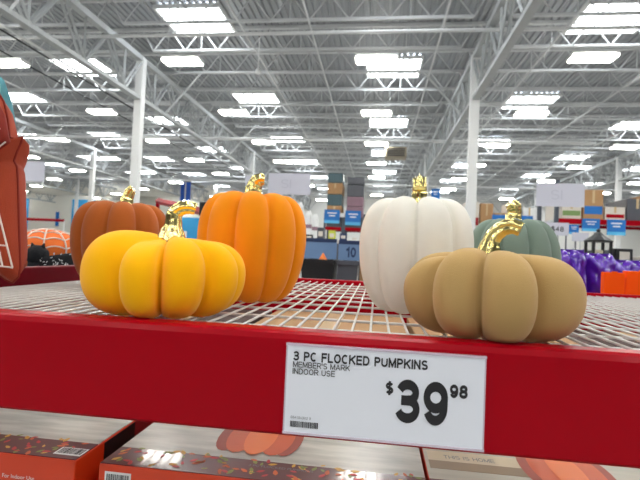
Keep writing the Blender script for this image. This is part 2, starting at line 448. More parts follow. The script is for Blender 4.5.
def blue_sign(label, px0, py0, px1, py1, Y, words=True, pole=False):
    a = P(px0, py1, Y); b = P(px1, py0, Y); W, H = b.x - a.x, b.z - a.z
    t = thing('rack_sign', label, 'sign', (a.x, Y, a.z), group='blue rack signs')
    obj('plate', bx(0, W, 0, .02, 0, H), M_blue, t)
    if pole: obj('pole', bx(W / 2 - .03, W / 2 + .03, .02, .08, -a.z, H * .6), M_steel, t)
    obj('lower_strip', bx(0, W, -.004, 0, 0, H * .22), mat('light_blue_strip', rgb(90, 180, 225), .4), t)
    if words:
        bm = bmesh.new()
        for k, (u, v, q) in enumerate(((.2, .8, .72), (.3, .7, .52))): box(bm, W * u, W * v, -.005, 0, H * q, H * (q + .08))
        obj('white_lines', bm, M_white, t)
    return t
# two tall stacks beside the centre aisle
for i, (xa, xb, nm, mats) in enumerate(((325, 340, 'left', (M_dgrey, M_kraft, M_teal, M_kraft, M_teal)), (345, 362, 'right', (M_dgrey, M_pink, M_pink, M_dgrey, M_dgrey)))):
    A, B = P(xa, 230, 18), P(xb, 230, 18)
    rack('tall grey rack, %s one of the pair beside the centre aisle' % nm, A.x - .06, B.x + .06, 18.3, 19.6, [.15, CZ + 1.05], CZ + 1.6, grp='racks by the aisle')
    z = CZ + 1.05
    hs = (.42, .46, .46, .46, .4) if i == 0 else (.44, .42, .40, .5, .3)
    carton('dark wrapped pallet load low in the %s aisle rack' % nm, A.x, B.x, 18.35, 19.5, .15, 1.5, M_dgrey, 'pallet loads by the aisle', tape=False)
    for k, h in enumerate(hs):
        carton('%s, %s from the bottom of the %s tall stack' % (('wrapped carton layer', 'stacked carton layer')[k % 2], ['first', 'second', 'third', 'fourth', 'fifth'][k], nm), A.x, B.x, 18.35, 19.5, z, z + h - .015, mats[k], 'pallet loads by the aisle', tape=mats[k] == M_kraft)
        z += h
blue_sign('blue price sign with pale strip on the left tall stack', 324, 210, 340, 223, 18.275)
blue_sign('blue price sign with pale strip on the right tall stack', 345, 211, 361, 225, 18.275)
panel('shelf_tag', 'small white tag at the edge of the aisle sign', 'tag', 340, 213, 345, 217, 18.275, .02, M_white)
# low dark counter seen between the pumpkins
A, B = P(303, 239, 9), P(366, 238, 9)
t = thing('display_counter', 'long low counter with dark front and pale top', 'counter', ((A.x + B.x) / 2, 9, 0))
W = (B.x - A.x) / 2
obj('body', bx(-W, W, 0, .7, 0, A.z - .06), M_dgrey, t); obj('top', bx(-W - .02, W + .02, -.03, .72, A.z - .06, A.z), M_lbox, t)
for k in range(5):
    hh = .1 + .05 * ((k * 3) % 4); xx = A.x + .1 + k * .23
    tt = thing('gadget_box', '%s small box standing on the low dark counter' % ['black', 'grey', 'yellow', 'navy', 'white'][k], 'box', (xx, 9.2, A.z), group='boxes on the counter')
    obj('body', bx(-.07, .07, -.06, .06, 0, hh, bevel=.006), [M_black, M_dgrey, mat('yellow_label', rgb(200, 205, 70), .5), M_navy, M_white][k], tt)
    obj('label_patch', bx(-.045, .045, -.064, -.06, hh * .3, hh * .7), M_lbox, tt)
# white wrapped rolls on a receding red shelf, left of the stacks
t = rack('long rack of white wrapped rolls left of the tall stacks', -2.45, -1.75, 9.0, 16.0, [.2, CZ + .42], CZ + .5, grp='racks by the aisle')
rowc = ['first', 'second', 'third', 'fourth', 'fifth', 'sixth', 'seventh', 'eighth', 'ninth']
for k in range(9):
    y = 9.35 + k * .75
    hh = .85 - .05 * (k % 3)
    tt = thing('wrapped_roll', 'white wrapped roll standing on the red shelf, %s from the front' % rowc[k], 'roll', (-2.12 + .1 * (k % 2), y, CZ + .42), group='white rolls on the shelf')
    bm = bmesh.new(); tube(bm, [(0, 0, 0), (0, 0, hh * .85), (0, 0, hh)], [.11, .10, .05], n=12); obj('roll', fixn(bm), M_white, tt, smooth=False)
    bm = bmesh.new(); tube(bm, [(0, 0, hh * .35), (0, 0, hh * .5)], .113, n=12); obj('band', fixn(bm), M_pink if k % 2 else M_lbox, tt)
# bins and blue boards in the middle distance
def bin_(label, px0, px1, pyt, Y, D, m):
    A, B = P(px0, pyt, Y), P(px1, pyt, Y); W = (B.x - A.x) / 2; zt_ = A.z
    t = thing('storage_bin', label, 'bin', ((A.x + B.x) / 2, Y + D / 2, 0), group='dark bins')
    bm = bmesh.new()
    lo, hi = .86, 1.0
    v = []
    for s, z in ((lo, zt_ - .34), (hi, zt_)):
        v.append([bm.verts.new((sx * W * s, sy * D / 2 * s, z)) for sx, sy in ((-1, -1), (1, -1), (1, 1), (-1, 1))])
    iv = [bm.verts.new((sx * W * .94, sy * D / 2 * .94, zt_)) for sx, sy in ((-1, -1), (1, -1), (1, 1), (-1, 1))]
    fl = [bm.verts.new((sx * W * .84, sy * D / 2 * .84, zt_ - .30)) for sx, sy in ((-1, -1), (1, -1), (1, 1), (-1, 1))]
    bm.faces.new(v[0][::-1]); bm.faces.new(fl)
    for i in range(4):
        j = (i + 1) % 4
        bm.faces.new((v[0][i], v[0][j], v[1][j], v[1][i])); bm.faces.new((v[1][i], v[1][j], iv[j], iv[i])); bm.faces.new((iv[i], iv[j], fl[j], fl[i]))
    obj('tub', fixn(bm), m, t)
    bm = bmesh.new()
    for sy in (-1, 1): box(bm, -W * 1.04, W * 1.04, sy * D / 2 - .015, sy * D / 2 + .015, zt_ - .03, zt_ + .004)
    for sx in (-1, 1): box(bm, sx * W - .015, sx * W + .015, -D / 2, D / 2, zt_ - .03, zt_ + .004)
    obj('rim', bm, m, t)
    bm = bmesh.new(); box(bm, -W * .8, W * .8, -D * .4, D * .4, .02, zt_ - .34); obj('stand', bm, M_dgrey, t)
    return t, zt_
bt, bz = bin_('open black plastic bin below the blue board', 301, 334, 259, 4.0, .45, M_black)
bt2, bz2 = bin_('dark grey wrapped bin right of the black bin', 338, 358, 261, 4.05, .4, M_dgrey)
A = P(320, 259, 4.0)
t = thing('paper_cone', 'small orange and cream cone poking out of the black bin', 'cone', (A.x, 4.22, bz - .3))
bm = bmesh.new(); tube(bm, [(0, 0, 0), (0, 0, .30)], [.07, .04], n=12); obj('cone', fixn(bm), mat('peach_paper', rgb(235, 190, 150), .6, var=.05), t)
bm = bmesh.new(); tube(bm, [(0, 0, .30), (0, 0, .36)], [.04, .006], n=12); obj('tip', fixn(bm), mat('orange_paper', rgb(225, 120, 40), .6), t)
M_board = mat('slate_blue_board', rgb(110, 140, 180), .5, var=.15, scale=5)
def board(label, px0, py0, px1, py1, Y, txt=None):
    A, B = P(px0, py1, Y), P(px1, py0, Y); W, H = B.x - A.x, B.z - A.z
    t = thing('price_board', label, 'sign', (A.x, Y, A.z), group='blue boards over the bins')
    obj('board', bx(0, W, 0, .02, 0, H), M_board, t); obj('top_strip', bx(0, W, -.004, 0, H * .82, H), M_navy, t)
    for s in (.1, .9):
        obj('leg', bx(W * s - .008, W * s + .008, .004, .016, -A.z, 0), M_black, t)
    if txt: stroke_text(txt, W * .34, H * .2, W * .42, H * .48, .2, M_navy, t, -.003)
board('plain blue grey board above the black bin', 303, 239, 337, 258, 4.7)
board('blue grey price board reading 10 beside the white pumpkin', 338, 241, 362, 261, 4.6, '10')
t = thing('wooden_post', 'slim light wooden post just left of the white pumpkin', 'post', (P(362.5, 250, 4.3).x, 4.3, 0))
obj('post', bx(-.018, .018, -.018, .018, 0, P(361, 243, 4.3).z), M_kraft, t); obj('foot', bx(-.025, .025, -.025, .025, 0, .02), M_kraft, t)

# right: racks with cartons
RB0, RB1 = P(436, 250, 15).x, P(545, 250, 15).x
rack('wide red beamed rack behind the green pumpkin', RB0, RB1, 15.5, 16.7, [.2, CZ + .95], CZ + 1.6, grp='racks on the right')
n = 7; wd = (RB1 - RB0 - .2) / n
hs = [.6, .75, .95, .9, .6, .95, .8]; ms = [M_lbox, M_white, M_lbox, M_kraft, M_kraft, M_lbox, M_white]
for k in range(n):
    x0 = RB0 + .1 + k * wd
    carton('%s carton, %s from the left on the rack behind the green pumpkin' % ('brown' if ms[k] is M_kraft else 'pale', rowc[k]), x0 + .02, x0 + wd - .02, 15.56, 16.5, CZ + .95, CZ + .95 + hs[k], ms[k], 'cartons behind the green pumpkin', stripe=[None, M_navy, M_red, None, None, M_red, M_grn][k])
for k in range(n):
    x0 = RB0 + .1 + k * wd
    carton('%s crate, %s from the left under the rack behind the green pumpkin' % (['dark', 'white', 'grey'][k % 3], rowc[k]), x0 + .03, x0 + wd - .03, 15.56, 16.5, .2, .2 + 1.5 + .1 * (k % 3), [M_dgrey, M_white, M_teal][k % 3], 'low crates behind the green pumpkin', tape=False)
blue_sign('wide blue sign strip behind the stem of the green pumpkin', 492, 216, 533, 221.5, 15.40, False, True)
blue_sign('small bright blue sign right of the white pumpkin stem', 431, 189, 440, 201, 26, True, True)
# rack right of the hanging card
RC0, RC1 = P(556, 250, 11).x, P(700, 250, 11).x
rack('red beamed rack of cartons at the right edge', RC0, RC1, 11, 12.2, [.2, CZ + 1.02], CZ + 1.9, grp='racks on the right')
wd = (RC1 - RC0 - .2) / 6
ms = [M_lbox, M_kraft, M_lbox, M_dgrey, M_kraft, M_lbox]; hs = [.42, .68, .3, .5, .62, .5]
for k in range(6):
    x0 = RC0 + .1 + k * wd
    carton('%s carton, %s from the left on the rack at the right edge' % (['pale', 'brown', 'pale', 'dark', 'brown', 'pale'][k], rowc[k]), x0 + .02, x0 + wd - .02, 11.06, 12.1, CZ + 1.02, CZ + 1.02 + hs[k], ms[k], 'cartons at the right edge', stripe=[M_grn, M_blue, M_red, None, None, M_navy][k])
for k in range(6):
    x0 = RC0 + .1 + k * wd
    carton('%s crate, %s from the left under the rack at the right edge' % (['white', 'pale', 'grey'][k % 3], rowc[k]), x0 + .03, x0 + wd - .03, 11.08, 12.0, .2, 1.55 + .12 * (k % 3), [M_white, M_lbox, M_dgrey][k % 3], 'low crates at the right edge', tape=False, stripe=[M_navy, None, M_red][k % 3])
blue_sign('blue price sign with white lines under the brown carton', 582, 219, 600, 231, 10.975)
blue_sign('blue price sign at the foot of the right column', 607, 220, 626, 235, 10.975)
blue_sign('little blue sign beside the white price card', 569, 225, 579, 234, 10.975)

# price cards on poles
def card(label, px0, py0, px1, py1, Y, txt=None, hang=False, faint=None, grp='white cards'):
    A, B = P(px0, py1, Y), P(px1, py0, Y); W, H = B.x - A.x, B.z - A.z
    t = thing('price_card', label, 'sign', (A.x, Y, A.z), group=grp)
    obj('card', bx(0, W, 0, .006, 0, H), M_card, t)
    if hang:
        for s in (.08, .92):
            obj('hanging_wire', bx(W * s - .0012, W * s + .0012, .002, .004, H, ROOF - .8 - A.z), M_steel, t)
    else:
        obj('pole', bx(W * .5 - .006, W * .5 + .006, .006, .018, -A.z, H * .5), M_steel, t)
    if txt: stroke_text(txt, W * .22, H * .3, W * .56, H * .4, .18, M_ink, t, -.002)
    if faint: stroke_text(faint, W * .3, H * .3, W * .24, H * .42, .12, mat('faint_ink', rgb(194, 194, 208), .6), t, -.002)
    return t
card('blank white card hanging right of the orange pumpkin stem', 268, 174, 311, 194, 5.5, hang=True, faint='SI')
card('blank white card hanging above the purple bags', 536, 184, 585, 206, 5.0, hang=True, faint='SI')
card('blank white card hanging beside the leaf pillow', 17, 162, 45, 181, 6.5, hang=True)
card('small blank pale card behind the orange pumpkin stem', 245, 176, 257, 186, 12, hang=True)
card('white price card reading $48 beside the green pumpkin', 546, 223, 569, 235, 6.5, '$48')
card('blank white card low beside the lantern', 572, 233, 589, 241, 6.0)
# grey wire stands under the cards
t = thing('wire_stand', 'tall grey wire stand behind the purple bags', 'stand', (P(570, 250, 7).x, 7, 0))
for k in range(6):
    X = -.32 + k * .13; obj('wire', bx(X - .008, X + .008, -.008, .008, 0, CZ + .42 + .04 * (k % 2)), M_dgrey, t)
for z in (.5, 1.0, 1.5): obj('wire_shelf', bx(-.36, .36, -.02, .3, z, z + .02), M_dgrey, t)

# left mid distance: red rail, dark sign and blue banner on the column
t = thing('gondola_rail', 'red gondola rail behind the stem of the yellow pumpkin', 'rail', (0, 0, 0))
a, b = P(158, 201, 6.0), P(207, 213, 4.6)
bm = bmesh.new(); bar(bm, a, b, .06); obj('rail', fixn(bm), M_red, t)
for q in (a, b): obj('post', bx(q.x - .02, q.x + .02, q.y - .02, q.y + .02, 0, q.z), M_red, t)
sg = thing('aisle_sign', 'small black sign on a post at the end of the red rail', 'sign', (P(203.5, 209, 4.5).x, 4.5, 0))
obj('plate', bx(-.045, .045, 0, .02, P(203, 216, 4.5).z, P(203, 202, 4.5).z), M_black, sg); obj('post', bx(-.01, .01, .02, .035, 0, P(203, 206, 4.5).z), M_black, sg)
A = P(181, 182, 43.7); B = P(190, 201, 43.7)
t = thing('column_banner', 'blue banner wrapped on the farthest second left column', 'banner', (A.x, 43.7, B.z))
obj('banner', bx(0, B.x - A.x, 0, .03, 0, A.z - B.z), mat('royal_blue', rgb(40, 90, 190), .5), t); obj('white_stripe', bx((B.x - A.x) * .42, (B.x - A.x) * .55, -.01, 0, 0, A.z - B.z), M_white, t)
# pale shelving left of the orange pumpkin
rack('pale shelf rack seen between the rust and orange pumpkins', P(166, 250, 9).x, P(210, 250, 9).x, 9, 9.9, [.2, 1.3], CZ + .35, beam=M_white, post=M_white, grp='racks by the aisle')
for k in range(4):
    xx = P(170, 250, 9).x + .1 + k * .2
    carton('%s small carton, %s from the left between rust and orange pumpkins' % (['pale', 'blue', 'white', 'dark'][k], rowc[k]), xx - .08, xx + .08, 9.1, 9.6, 1.3, 1.3 + .3 + .04 * (k % 2), [M_lbox, M_blue, M_white, M_dgrey][k], 'small cartons on the pale shelf', tape=False)

# ------------------------------------------------------------------ the display rack
DZ = CZ - .100           # top of the wires
FY = .540                # front face of the front beam
BT = CZ - .096; BB = CZ - .2195
X0, X1 = -.775, 1.42
RY = 1.57
rackt = thing('display_rack', 'red steel display rack with white wire deck under the pumpkins', 'rack', (0, 0, 0))
def beam_mesh(x0, x1, y, top, bot, depth=.034, step=.016):
    """box beam with rounded shoulder; its inner ledge carries the wire deck"""
    pr = [(0, bot + .004), (.004, bot), (depth + .012, bot), (depth + .012, DZ - .012), (depth, DZ - .012), (depth, top - .003), (depth - .003, top), (.008, top), (.003, top - .003), (0, top - .009)]
    bm = bmesh.new()
    a = [bm.verts.new((x0, y + p[0], p[1])) for p in pr]; b = [bm.verts.new((x1, y + p[0], p[1])) for p in pr]
    for i in range(len(pr)):
        j = (i + 1) % len(pr); bm.faces.new((a[i], b[i], b[j], a[j]))
    bm.faces.new(a); bm.faces.new(b[::-1])
    return fixn(bm)
obj('front_beam', beam_mesh(X0 - .04, X1 + .04, FY, BT, BB), M_red, rackt)
bm = beam_mesh(X0 - .04, X1 + .04, 0, CZ - .093, CZ - .225)
for v in bm.verts: v.co.y = RY + .046 - v.co.y
bmesh.ops.reverse_faces(bm, faces=bm.faces[:])
obj('rear_beam', bm, M_red, rackt)
obj('side_rail', bx(X0 - .035, X0 - .003, FY + .04, RY + .35, CZ - .16, CZ - .062, bevel=.004), mat('deep_red_enamel', rgb(112, 4, 24), .45, spec=.1), rackt)
obj('side_rail', bx(X1 + .003, X1 + .035, FY + .04, RY, CZ - .16, CZ - .105, bevel=.004), M_red, rackt)
M_up = mat('upright_red', rgb(150, 8, 22), .35)
for X in (X0 - .085, X1 + .045):
    for Y in (FY + .01, RY - .02):
        obj('upright', bx(X, X + .04, Y, Y + .05, 0, CZ - .11), M_up, rackt)
# wire deck: wires front to back on top, cross wires under them
wr = .0019
wb = bmesh.new(); tube(wb, [(0, FY + .036, 0), (0, RY + .008, 0)], wr, n=8); wm = bpy.data.meshes.new('deck_wire'); fixn(wb).to_mesh(wm); wb.free(); wm.materials.append(M_wire)
for p in wm.polygons: p.use_smooth = True
x = P(389.4, 334.5, .60).x
k0 = math.ceil((X0 + .01 - x) / .0245)
k = k0
while x + k * .0245 < X1 - .01:
    o = obj('deck_wire', wm, None, rackt); o.location = (x + k * .0245, 0, DZ - wr); k += 1
cbm = bmesh.new(); tube(cbm, [(X0 + .004, 0, 0), (X1 - .004, 0, 0)], .0022, n=8); cwm = bpy.data.meshes.new('cross_wire'); fixn(cbm).to_mesh(cwm); cbm.free(); cwm.materials.append(M_wire)
for p in cwm.polygons: p.use_smooth = True
for i in range(10):
    o = obj('cross_wire', cwm, None, rackt); o.location = (0, .627 + i * .0965, DZ - 2 * wr - .0020)
# lower deck carrying the cartons
LZ = CZ - .62
obj('lower_deck', bx(X0, X1, FY + .03, RY, LZ - .03, LZ), M_dgrey, rackt)
obj('lower_beam', bx(X0 - .04, X1 + .04, FY - .01, FY + .03, LZ - .12, LZ + .005), M_red, rackt)
obj('lower_beam', bx(X0 - .04, X1 + .04, RY, RY + .04, LZ - .12, LZ + .005), M_red, rackt)

# ------------------------------------------------------------------ price sign on the front beam
A = P(284.5, 431, FY - .004); Bq = P(485, 361, FY - .004); Tl = P(288, 345, FY - .004)
SWd = Bq.x - Tl.x; SHt = Tl.z - A.z
sign = thing('price_sign', 'white price label reading 3 PC FLOCKED PUMPKINS $39.98 on red beam', 'sign', (Tl.x, FY - .004, A.z))
obj('paper', bx(0, SWd, 0, .0015, 0, SHt), M_paper, sign)
M_holder = mat('clear_holder', rgb(205, 190, 205), .15, coat=.5)
bm = bmesh.new(); box(bm, -.002, SWd + .002, -.001, .004, SHt, SHt + .0025); box(bm, -.002, SWd + .002, -.001, .004, -.0025, 0)
obj('holder_rim', bm, M_holder, sign)
obj('holder_back', bx(-.002, SWd + .002, .0015, .004, -.002, SHt + .002), M_holder, sign)
def on_sign(px, py):
    q = P(px, py, FY - .004); return q.x - Tl.x, q.z - A.z
def sign_text(s_, x0, yb, x1, hpx, th, m=M_ink):
    """letters whose lower left corner shows at (x0, yb), reaching to x1, hpx pixels tall"""
    u0, v0 = on_sign(x0, yb); u1, v1 = on_sign(x1, yb); _, v2 = on_sign(x0, yb - hpx)
    stroke_text(s_, u0, v0, u1 - u0, v2 - v0, th, m, sign, -.0006)
sign_text('3 PC FLOCKED PUMPKINS', 293.3, 360.2, 428, 9.4, .205)
sign_text("MEMBER'S MARK", 293, 366.8, 350, 5.8, .14)
sign_text('INDOOR USE', 292.6, 373.6, 335, 5.8, .14)
sign_text('$', 385.5, 393.6, 393.2, 12.0, .24)
sign_text('39', 395, 422.0, 447, 43.5, .228)
sign_text('98', 449.5, 397.6, 467.5, 13.6, .25)
sign_text('984134302 5', 290.6, 418, 311, 2.6, .13, m=M_greyink)
bm = bmesh.new()
u0, v0 = on_sign(290, 426.3); u1, v1 = on_sign(318, 423)
xx = u0
while xx < u1:
    wdt = random.choice((.0005, .0008, .0012)); box(bm, xx, xx + wdt, -.0006, 0, v0, v1); xx += wdt + random.choice((.0006, .0009))
obj('barcode', bm, M_ink, sign)

# ------------------------------------------------------------------ pumpkins
def pumpkin(label, col, px, Y, R, H, edges, g, a_=.66, pw=1.0, pz=1.0, rough_var=.09, waist=0, lobe_z=.06, squeeze=1.0, irregular=0, tops=None):
    c = P(px, 250, Y); loc = Vector((c.x, Y, DZ))
    to_cam = math.atan2(-loc.y, -loc.x)
    t = thing('pumpkin', label, 'pumpkin', loc)
    lobes = []
    for i in range(len(edges)):
        e0 = edges[i]; e1 = edges[(i + 1) % len(edges)] + (360 if i == len(edges) - 1 else 0)
        lobes.append((math.radians(e0), math.radians(e1)))
    NU, NV = 14, 44
    Rc = R * (1 - a_); ar = R * a_
    tmax = math.acos(max(-1, -Rc / ar)) * .995
    bm = bmesh.new(); grid = []
    cols = []
    for li, (e0, e1) in enumerate(lobes):
        mean = 2 * PI / len(lobes)
        puff = 1 + irregular * math.sin(li * 2.4)
        for j in range(NU):
            u = -1 + 2 * j / NU
            hf = 1
            if tops:
                nb = tops[(li - 1) % len(tops)] if u < 0 else tops[(li + 1) % len(tops)]
                hf = tops[li] * (1 - u * u) + (tops[li] + nb) / 2 * u * u
            cols.append((e0 + (e1 - e0) * j / NU, u, g * min(1.35, (e1 - e0) / mean), puff, hf))
    for (al, u, gg, puff, hf) in cols:
        th = to_cam + al
        m_ = 1 - gg * (1 - math.sqrt(max(0, 1 - (abs(u) * .985) ** 2.1)))
        col_ = []
        for i in range(NV + 1):
            tt = -tmax + 2 * tmax * i / NV
            ct, st = math.cos(tt), math.sin(tt)
            cc = math.copysign(abs(ct) ** pw, ct); ss = math.copysign(abs(st) ** pz, st)
            rho = max(.0005, Rc + ar * cc)
            rr = rho * (1 - (1 - m_) * min(1, .55 + .55 * rho / R)) * (1 + (puff - 1) * rho / R)
            if squeeze != 1: rr *= 1 + (squeeze - 1) * (-ss) * .5
            z = H / 2 + H / 2 * ss * (1 - lobe_z * (1 - m_) / max(gg, .01) * (1 if ss > 0 else .55))
            if hf != 1 and ss > 0: z = H / 2 + (z - H / 2) * (1 - (1 - hf) * 2 * min(1, rho / (R * .45)))
            col_.append(bm.verts.new((rr * math.cos(th), rr * math.sin(th), z)))
        grid.append(col_)
    n = len(grid)
    for k in range(n):
        q = grid[(k + 1) % n]; p = grid[k]
        for i in range(NV): bm.faces.new((p[i], q[i], q[i + 1], p[i + 1]))
    bm.faces.new([g_[0] for g_ in grid][::-1]); bm.faces.new([g_[-1] for g_ in grid])
    zmin = min(v.co.z for v in bm.verts)
    for v in bm.verts: v.co.z -= zmin
    name = 'flock_' + label.split()[0]
    m = mat(name, col, .95, var=rough_var, scale=14, bump=.25, bscale=900, sheen=.4, spec=.15)
    obj('body', fixn(bm), m, t, smooth=True)
    zt_ = H / 2 + H / 2 * math.copysign(abs(math.sin(tmax)) ** pz, 1)
    return t, to_cam, max(v.co.z for v in t.children[0].data.vertices)
def stem(t, to_cam, zt_, path, radii, ridge=.16, nr=6, m=M_gold):
    """path points: (to the right as seen, towards the viewer, up)"""
    rt = Vector((-math.sin(to_cam), math.cos(to_cam), 0)); fw = Vector((math.cos(to_cam), math.sin(to_cam), 0))
    pts = [rt * p[0] + fw * p[1] + Vector((0, 0, zt_ + p[2])) for p in path]
    # smooth the path
    P_, R_ = [], []
    for i in range(len(pts) - 1):
        p0, p1, p2, p3 = pts[max(i - 1, 0)], pts[i], pts[i + 1], pts[min(i + 2, len(pts) - 1)]
        for s in range(5):
            u = s / 5
            P_.append(.5 * ((2 * p1) + (p2 - p0) * u + (2 * p0 - 5 * p1 + 4 * p2 - p3) * u * u + (3 * p1 - p0 - 3 * p2 + p3) * u ** 3))
            R_.append(radii[i] * (1 - u) + radii[i + 1] * u)
    P_.append(pts[-1]); R_.append(radii[-1])
    R_ = [r * (1 + .04 * math.sin(i * 1.9)) for i, r in enumerate(R_)]
    bm = bmesh.new(); tube(bm, P_, R_, n=30, ridge=ridge, nr=nr)
    o = obj('stem', fixn(bm), m, t, smooth=True)
    o['label'] = 'shiny gold curled stem'

yel = pumpkin('yellow squat flocked pumpkin with deep lobes, front left on the wire deck', rgb(255, 184, 0), 168.5, .65, .1165, .120,
              [-108, -36, -6, 34, 64, 108, 155, 203], .42, a_=.55, pw=.80, pz=.93, irregular=.03, lobe_z=.22,
              tops=[1.0, .86, .94, .92, .92, .90, .93, 1.0])
stem(*yel, [(.0, 0, -.055), (.003, 0, -.016), (.005, 0, .012), (.006, .0, .028), (.015, .003, .037), (.027, .006, .039), (.036, .007, .037)],
     [.038, .020, .0108, .0098, .0092, .0086, .0080])
tan = pumpkin('tan squat flocked pumpkin with bulging lobes, front right on the wire deck', rgb(180, 147, 94), 491, .641, .1148, .1145,
              [-122, -82, -47, -7, 35, 105, 150, 195], .40, a_=.55, pw=.80, pz=.93, irregular=.03, lobe_z=.22,
              tops=[.95, .90, 1.0, .98, .95, .95, .97, .95])
stem(*tan, [(-.006, 0, -.05), (-.004, 0, -.012), (.001, 0, .014), (.012, .003, .027), (.024, .008, .031), (.036, .010, .027)],
     [.030, .0145, .0100, .0092, .0088, .0080])
org = pumpkin('bright orange tall flocked pumpkin standing behind the yellow one', rgb(240, 142, 10), 252, .88, .1055, .209,
              [-100, -62, -22, 20, 58, 98, 140, 180, 220], .22, a_=.56, pw=.78, pz=.98, squeeze=.84, lobe_z=.14)
stem(*org, [(-.004, 0, -.05), (-.003, 0, .0), (-.001, 0, .016), (.006, .004, .029), (.018, .006, .030)], [.026, .016, .0135, .0118, .0095])
wht = pumpkin('ivory white tall flocked pumpkin standing in the middle of the deck', rgb(232, 227, 216), 415.5, .846, .1040, .2035,
              [-88, -44, 0, 42, 84, 130, 180, 226], .22, a_=.56, pw=.80, pz=.98, squeeze=.86, lobe_z=.14)
stem(*wht, [(.003, 0, -.05), (.003, 0, .0), (.003, .0, .018), (.003, .006, .031), (.003, .018, .030), (.003, .024, .016)], [.022, .0135, .0122, .0120, .0112, .010])
rus = pumpkin('rust brown flocked pumpkin at the back left of the deck', rgb(170, 90, 36), 121, 1.0, .106, .195,
              [-96, -58, -21, 19, 56, 94, 136, 180, 222], .22, a_=.57, pw=.80, pz=.98, squeeze=.82, lobe_z=.14)
stem(*rus, [(.004, 0, -.05), (.006, 0, .0), (.009, 0, .016), (.014, .002, .030), (.019, .004, .034)], [.024, .0135, .0108, .0098, .009])
grn = pumpkin('sage green flocked pumpkin at the back right behind the tan one', rgb(120, 136, 124), 512, 1.0, .0925, .186,
              [-92, -52, -14, 24, 60, 98, 140, 184, 226], .22, a_=.58, pw=.9, pz=1.0, squeeze=.92, lobe_z=.14)
stem(*grn, [(0, 0, -.05), (.0, 0, .0), (.002, 0, .016), (.0, .004, .028), (-.006, .008, .035)], [.024, .015, .0125, .0135, .011])

# ------------------------------------------------------------------ printed cartons under the beam
M_obox = mat('orange_carton', rgb(214, 62, 20), .4, var=.04, coat=.2)
M_maroon = mat('maroon_print', rgb(92, 24, 30), .3, var=.15, scale=25, coat=.5)
M_scene = soft_coat(mat('grey_wood_print', rgb(190, 188, 180), .4, var=.7, scale=9, stretch=(1.2, 6, 1), coat=.45), .17)
M_scene2 = soft_coat(mat('pale_wood_print', rgb(185, 178, 162), .4, var=.22, scale=6, stretch=(1, 16, 1), coat=.7), .17)
M_ppump = [mat('print_pumpkin_a', rgb(206, 84, 30), .4, coat=.2), mat('print_pumpkin_b', rgb(232, 118, 52), .4, coat=.2), mat('print_pumpkin_c', rgb(156, 54, 22), .4, coat=.2)]
M_leaf = [mat('leaf_print_yellow', rgb(216, 160, 50), .4), mat('leaf_print_green', rgb(120, 130, 50), .4), mat('leaf_print_orange', rgb(206, 90, 30), .4), mat('leaf_print_red', rgb(190, 24, 34), .4)]
BY = .600
c1 = P(75, 460.5, BY); c2 = P(99, 462.7, BY); c2r = P(429, 480, BY + .02)
TZ = (c1.z + c2.z) / 2
def gift_carton(label, x0, x1, y0, y1, ztop, front=M_obox, band=.055):
    t = thing('pumpkin_carton', label, 'carton', (x0, y0, LZ), group='printed pumpkin cartons')
    W, D, H = x1 - x0, y1 - y0, ztop - LZ
    obj('body', bx(0, W, 0, D, 0, H - .001, bevel=.002), front, t)
    obj('scene_print', bx(.001, W - .001, band, D - .001, H - .002, H), M_scene, t)
    obj('band_print', bx(.001, W - .001, .002, band, H - .002, H), M_maroon, t)
    return t, W, D, H
def leaves(t, W, H, band, n, seed):
    rnd = random.Random(seed)
    for mi, m in enumerate(M_leaf):
        bm = bmesh.new()
        for k in range(n // len(M_leaf)):
            x, y, a, l = rnd.uniform(.01, W - .01), rnd.uniform(.006, band + .004), rnd.uniform(0, PI), rnd.uniform(.004, .008)
            wdt = l * .45; ca, sa = math.cos(a), math.sin(a)
            pts = [(-l, 0), (-l * .4, wdt), (l * .4, wdt * .8), (l, 0), (l * .4, -wdt * .8), (-l * .4, -wdt)]
            poly(bm, [(x + p[0] * ca - p[1] * sa, y + p[0] * sa + p[1] * ca, H + .0003 + mi * .0001) for p in pts])
        o = obj('leaf_print', bm, m, t); o['kind'] = 'stuff'
def print_pumpkin(t, cx, cy, rx, ry, H):
    bm = bmesh.new()
    for k, (o_, w_, mi) in enumerate(((-.72, .34, 2), (.72, .34, 2), (-.42, .40, 0), (.45, .40, 0), (.02, .38, 1))):
        pts = [(cx + rx * (o_ + w_ * math.cos(q)), cy + ry * (1 - .12 * abs(o_)) * math.sin(q), H + .0010 + k * .0002) for q in [2 * PI * i / 20 for i in range(20)]]
        poly(bm, pts, mi=mi)
    obj('pumpkin_print', bm, M_ppump, t)
def barcode(t, x0, x1, y0, y1, H, front=False):
    bm = bmesh.new(); bs = bmesh.new(); e = .0006
    if front: box(bs, x0, x1, -.0004, 0, y0, y1)
    else: box(bs, x0, x1, y0, y1, H, H + e)
    s = obj('sticker', bs, M_white, t); xx = x0 + .003
    while xx < x1 - .003:
        wd_ = random.choice((.0006, .001, .0014))
        if front: box(bm, xx, xx + wd_, -.0008, -.0004, y0 + .003, y1 - .003)
        else: box(bm, xx, xx + wd_, y0 + .003, y1 - .002, H + e, H + e + .0003)
        xx += wd_ + random.choice((.0007, .0012))
    obj('bars', bm, M_ink, s)
